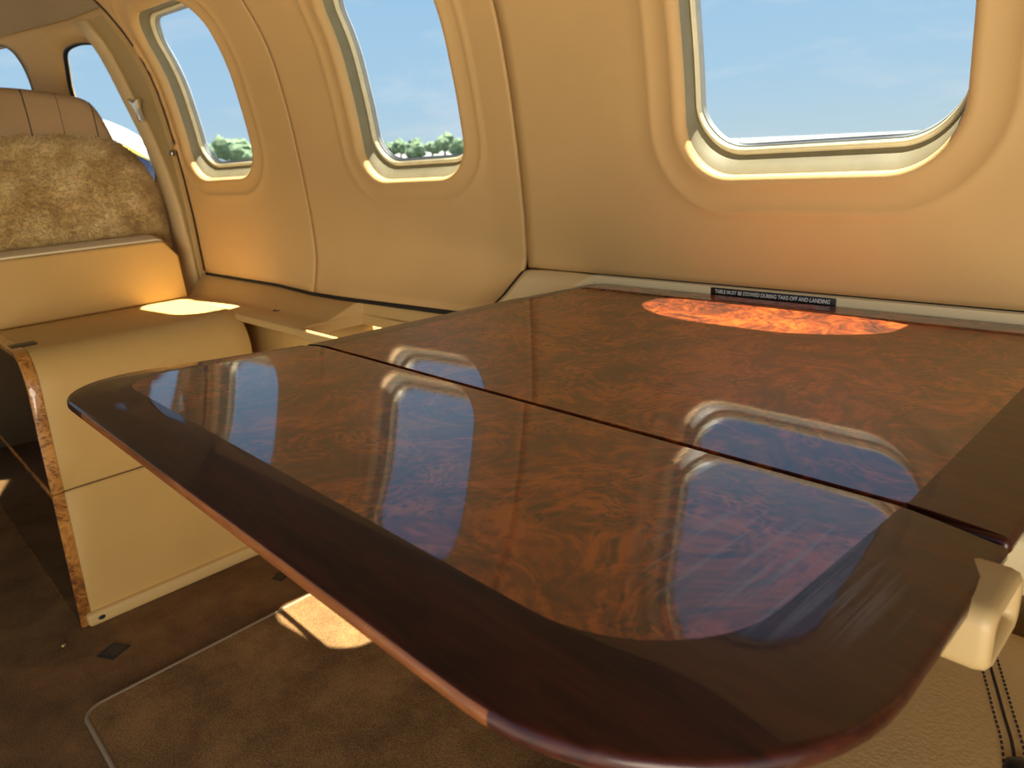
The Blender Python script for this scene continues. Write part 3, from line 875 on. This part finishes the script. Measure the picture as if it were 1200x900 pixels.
dg = bpy.context.evaluated_depsgraph_get()
cm_inv = cush.matrix_world.inverted()
def drop(x, y):
    ok, loc, nrm, _ = cush.ray_cast(cm_inv @ Vector((x, y, 2.)), Vector((0, 0, -1)))
    return (cush.matrix_world @ loc).z - OZ if ok else -.43
for off, r_, dash in ((0, .0011, False), (-.0065, .0009, True), (.0065, .0009, True)):
    B = MB()
    l = []
    for i, p in enumerate(sp):
        t = (sp[min(i+1, len(sp)-1)] - sp[max(i-1, 0)]).normalized(); nrm = Vector((-t.y, t.x))
        q = p + nrm*off
        l.append((q.x, q.y, drop(q.x, q.y) + .0003))
    if not dash: B.tube(l, r_, 6)
    else:
        for i in range(0, len(l) - 1, 2): B.tube([l[i], tuple(Vector(l[i]).lerp(Vector(l[i+1]), .9))], r_, 5)
    B.build('seam' if not dash else 'stitching', M['thread'], cush)
B = MB()
bz = drop(-.057, .503)
B.loft([[(-.0565 + r_*math.cos(a), .499 + r_*math.sin(a), bz + z_) for a in np.linspace(0, 2*math.pi, 17)[:-1]] for r_, z_ in ((.011, -.003), (.0115, .0015), (.009, .0035), (.003, .0042))], cap0=True, cap1=True)
B.build('button', M['black'], cush)
rbox('seat_base', (-.27, .33, .23, .69, -.8405, -.558), .02, M['seat'], ps_)
rbox('seat_backrest', (.36, .48, .20, .69, -.60, .12), .045, M['seat'], ps_)

# cream arm panel along the wall at the right edge
rbox('trim_12', (-.55, .6, .706, .80, -.418, -.356), .012, M['cream'])
tag(bpy.data.objects['trim_12'], kind='structure')
rbox('trim_13', (-.55, .6, .718, .84, -.357, -.345), .003, M['black'])
tag(bpy.data.objects['trim_13'], kind='structure')

# ------------------------------------------------------------------ outside
GN = Vector((.022, .012, .999)).normalized()
def gz(x, y, h=2.05): return -h - (GN.x*x + GN.y*y)/GN.z
m, nt, b = newmat('pale_apron'); L = nt.links.new
tc = N(nt, 'ShaderNodeTexCoord'); n_ = N(nt, 'ShaderNodeTexNoise', Scale=.08, Detail=6); L(tc.outputs['Object'], n_.inputs['Vector'])
r_ = ramp(nt, [(.35, (.13, .135, .12, 1)), (.65, (.20, .20, .18, 1))]); L(n_.outputs['Fac'], r_.inputs['Fac']); L(r_.outputs['Color'], b.inputs['Base Color']); b.inputs['Roughness'].default_value = .9
M['apron'] = m
mk('ground', [(x, y, gz(x, y)) for x, y in ((-900, -600), (900, -600), (900, 900), (-900, 900))], [(0, 1, 2, 3)], M['apron'], smooth=False)
tag(bpy.data.objects['ground'], kind='structure')
m, nt, b = newmat('tree_leaves'); L = nt.links.new
tc = N(nt, 'ShaderNodeTexCoord'); n_ = N(nt, 'ShaderNodeTexNoise', Scale=.9, Detail=6); L(tc.outputs['Object'], n_.inputs['Vector'])
r_ = ramp(nt, [(.35, (.07, .12, .06, 1)), (.65, (.19, .26, .14, 1))]); L(n_.outputs['Fac'], r_.inputs['Fac']); L(r_.outputs['Color'], b.inputs['Base Color']); b.inputs['Roughness'].default_value = .9
M['leaf'] = m
M['bark'] = plain('bark', (.10, .07, .05), .9)
def tree_mesh(seed):
    rg = np.random.default_rng(seed)
    bm = bmesh.new()
    for k in range(7):
        c = Vector((rg.normal(0, 1.1), rg.normal(0, 1.1), 3.6 + rg.normal(0, .9)))
        r = bmesh.ops.create_icosphere(bm, subdivisions=2, radius=1.5 + .6*rg.random(), matrix=Matrix.Translation(c))
        for v in r['verts']: v.co += Vector(rg.normal(0, .16, 3))
    for f in bm.faces: f.material_index = 0
    nf = len(bm.faces)
    r = bmesh.ops.create_cone(bm, cap_ends=True, segments=8, radius1=.3, radius2=.15, depth=3.4, matrix=Matrix.Translation((0, 0, 1.6)))
    for f in list(bm.faces)[nf:]: f.material_index = 1
    me = bpy.data.meshes.new('tree'); bm.to_mesh(me); bm.free()
    me.materials.append(M['leaf']); me.materials.append(M['bark'])
    return me
tm = [tree_mesh(s) for s in (1, 2, 3)]
# a belt of trees on the far side of the airfield, along the sight lines of the cabin windows
for i in range(36):
    ang = math.radians(137 + 36*i/35 + rng.normal(0, .12))      # direction from the aircraft, in plan
    D = (200, 222, 244)[i % 3] + rng.normal(0, 1)
    x, y = D*math.cos(ang), D*math.sin(ang)
    o = bpy.data.objects.new('tree', tm[i % 3])
    k = .74 + .25*rng.random() + (.30 if ang > math.radians(153) else 0)
    o.scale = (k*1.1, k*1.1, k); o.rotation_euler = (0, 0, rng.random()*6.28)
    o.location = V((x, y, gz(x, y)))
    COL.objects.link(o)
    tag(o, label='distant green tree in the belt beyond the airfield seen through the cabin windows', cat='tree', group='trees beyond the airfield')

M['paint_w'] = plain('white_paint', (.50, .50, .47), .3)
M['paint_y'] = plain('yellow_paint', (.85, .68, .12), .3)
M['paint_b'] = plain('blue_paint', (.06, .09, .22), .3)
def body_of_revolution(parts, x0, x1, cy, cz, R_, fz, root):
    for nm, mat, a0, a1, rr in parts:
        B = MB(); loops = []
        for t in np.linspace(0, 1, 28):
            x = x0 + (x1 - x0)*t
            r = R_*(max(1 - t, 0.)**.55*.96 + .04)*rr
            loops.append([(x, cy + r*math.cos(a), cz + fz*r*math.sin(a)) for a in np.linspace(a0, a1, 20)])
        B.loft(loops, closed=False)
        B.build(nm, M[mat], root, solid=-.01)
pa = empty('parked_aircraft', (-7, 1.85, gz(-7, 1.85)), label='parked white aircraft with yellow stripe over blue outside the cockpit side window', cat='aircraft')
body_of_revolution([('upper_fuselage', 'paint_w', .84, math.pi - .84, 1), ('stripe', 'paint_y', .66, .84, 1.004), ('lower_fuselage', 'paint_b', -math.pi - .66, .66, 1), ('stripe', 'paint_y', math.pi - .84, math.pi - .66, 1.004)], -8.6, -5.5, 1.83, .10, .48, 1.35, pa)
B = MB(); B.tube([(-7.2, 1.83, -.2), (-7.2, 1.83, gz(-7.2, 1.83) + .1)], .05, 10); B.build('landing_gear', M['steel'], pa)
B = MB(); B.tube([(-7.2, 1.75, gz(-7.2, 1.8) + .16), (-7.2, 1.91, gz(-7.2, 1.8) + .16)], .16, 20); B.build('wheel', M['black'], pa, angle=40)
ns = empty('aircraft_nose', (-4.2, .75, .1), label='pale yellow rounded nose top outside the front cockpit window', cat='aircraft nose')
body_of_revolution([('cowling', 'paint_y', 0, 2*math.pi, 1)], -4.55, -3.6, .66, .20, .21, 1, ns)

# ------------------------------------------------------------------ light
w = bpy.data.worlds.new('sky'); sc.world = w; w.use_nodes = True
nt = w.node_tree; L = nt.links.new; bg = nt.nodes['Background']
tc = N(nt, 'ShaderNodeTexCoord'); sx = N(nt, 'ShaderNodeSeparateXYZ'); L(tc.outputs['Generated'], sx.inputs[0])
r = ramp(nt, [(.0, (.62, .80, .90, 1)), (.08, (.50, .75, .96, 1)), (.35, (.33, .63, .98, 1)), (1., (.18, .44, .94, 1))]); L(sx.outputs['Z'], r.inputs['Fac'])
mp = N(nt, 'ShaderNodeMapping'); mp.inputs['Scale'].default_value = (1.2, 1.2, 5); mp.inputs['Rotation'].default_value = (.12, 0, .3); L(tc.outputs['Generated'], mp.inputs['Vector'])
cn = N(nt, 'ShaderNodeTexNoise', Scale=2.6, Detail=8, Roughness=.6, Distortion=.4); L(mp.outputs['Vector'], cn.inputs['Vector'])
cr = ramp(nt, [(.50, (0, 0, 0, 1)), (.78, (.75, .75, .75, 1))]); L(cn.outputs['Fac'], cr.inputs['Fac'])
mx = N(nt, 'ShaderNodeMix', _data_type='RGBA'); L(cr.outputs['Color'], mx.inputs['Factor']); L(r.outputs['Color'], mx.inputs['A']); mx.inputs['B'].default_value = (.90, .95, 1, 1)
L(mx.outputs['Result'], bg.inputs['Color']); bg.inputs['Strength'].default_value = .85

sd = bpy.data.lights.new('sun', 'SUN'); sd.energy = 22; sd.angle = math.radians(.6); sd.color = (1, .93, .80)
so = bpy.data.objects.new('sun', sd); COL.objects.link(so); so.location = (0, 6, 10)
so.rotation_euler = Vector((-.10, -1, -3.7)).to_track_quat('-Z', 'Y').to_euler()
# added warm fill light, out of view, on the port side behind the viewer
ad = bpy.data.lights.new('aft_fill', 'AREA'); ad.shape = 'RECTANGLE'; ad.size = 1.0; ad.size_y = .7; ad.energy = 27; ad.color = (1, .86, .66)
ao = bpy.data.objects.new('aft_fill', ad); COL.objects.link(ao); ao.location = V((.80, -.78, -.34))
ao.rotation_euler = Vector((-.85, .62, -.10)).to_track_quat('-Z', 'Z').to_euler()

# ------------------------------------------------------------------ camera
cd = bpy.data.cameras.new('camera'); co = bpy.data.objects.new('camera', cd); COL.objects.link(co)
f = 845.
vx = Vector((-235 - 600, 238 - 450, f)); vy = Vector((1552 - 600, 112 - 450, f))
X = -vx.normalized(); Y = (vy - X*vy.dot(X)).normalized(); Z = X.cross(Y)
right = Vector((X.x, Y.x, Z.x)); down = Vector((X.y, Y.y, Z.y)); fwd = Vector((X.z, Y.z, Z.z))
mt = Matrix((right, -down, -fwd)).transposed().to_4x4(); mt.translation = Vector((0, 0, OZ))
co.matrix_world = mt
cd.sensor_width = 36; cd.lens = f/1200*36; cd.clip_start = .01; cd.clip_end = 3000
cd.dof.use_dof = True; cd.dof.focus_distance = .62; cd.dof.aperture_fstop = 12
sc.camera = co
sc.view_settings.view_transform = 'Standard'; sc.view_settings.look = 'None'
sc.view_settings.gamma = 1; sc.view_settings.exposure = 0; sc.view_settings.use_curve_mapping = False
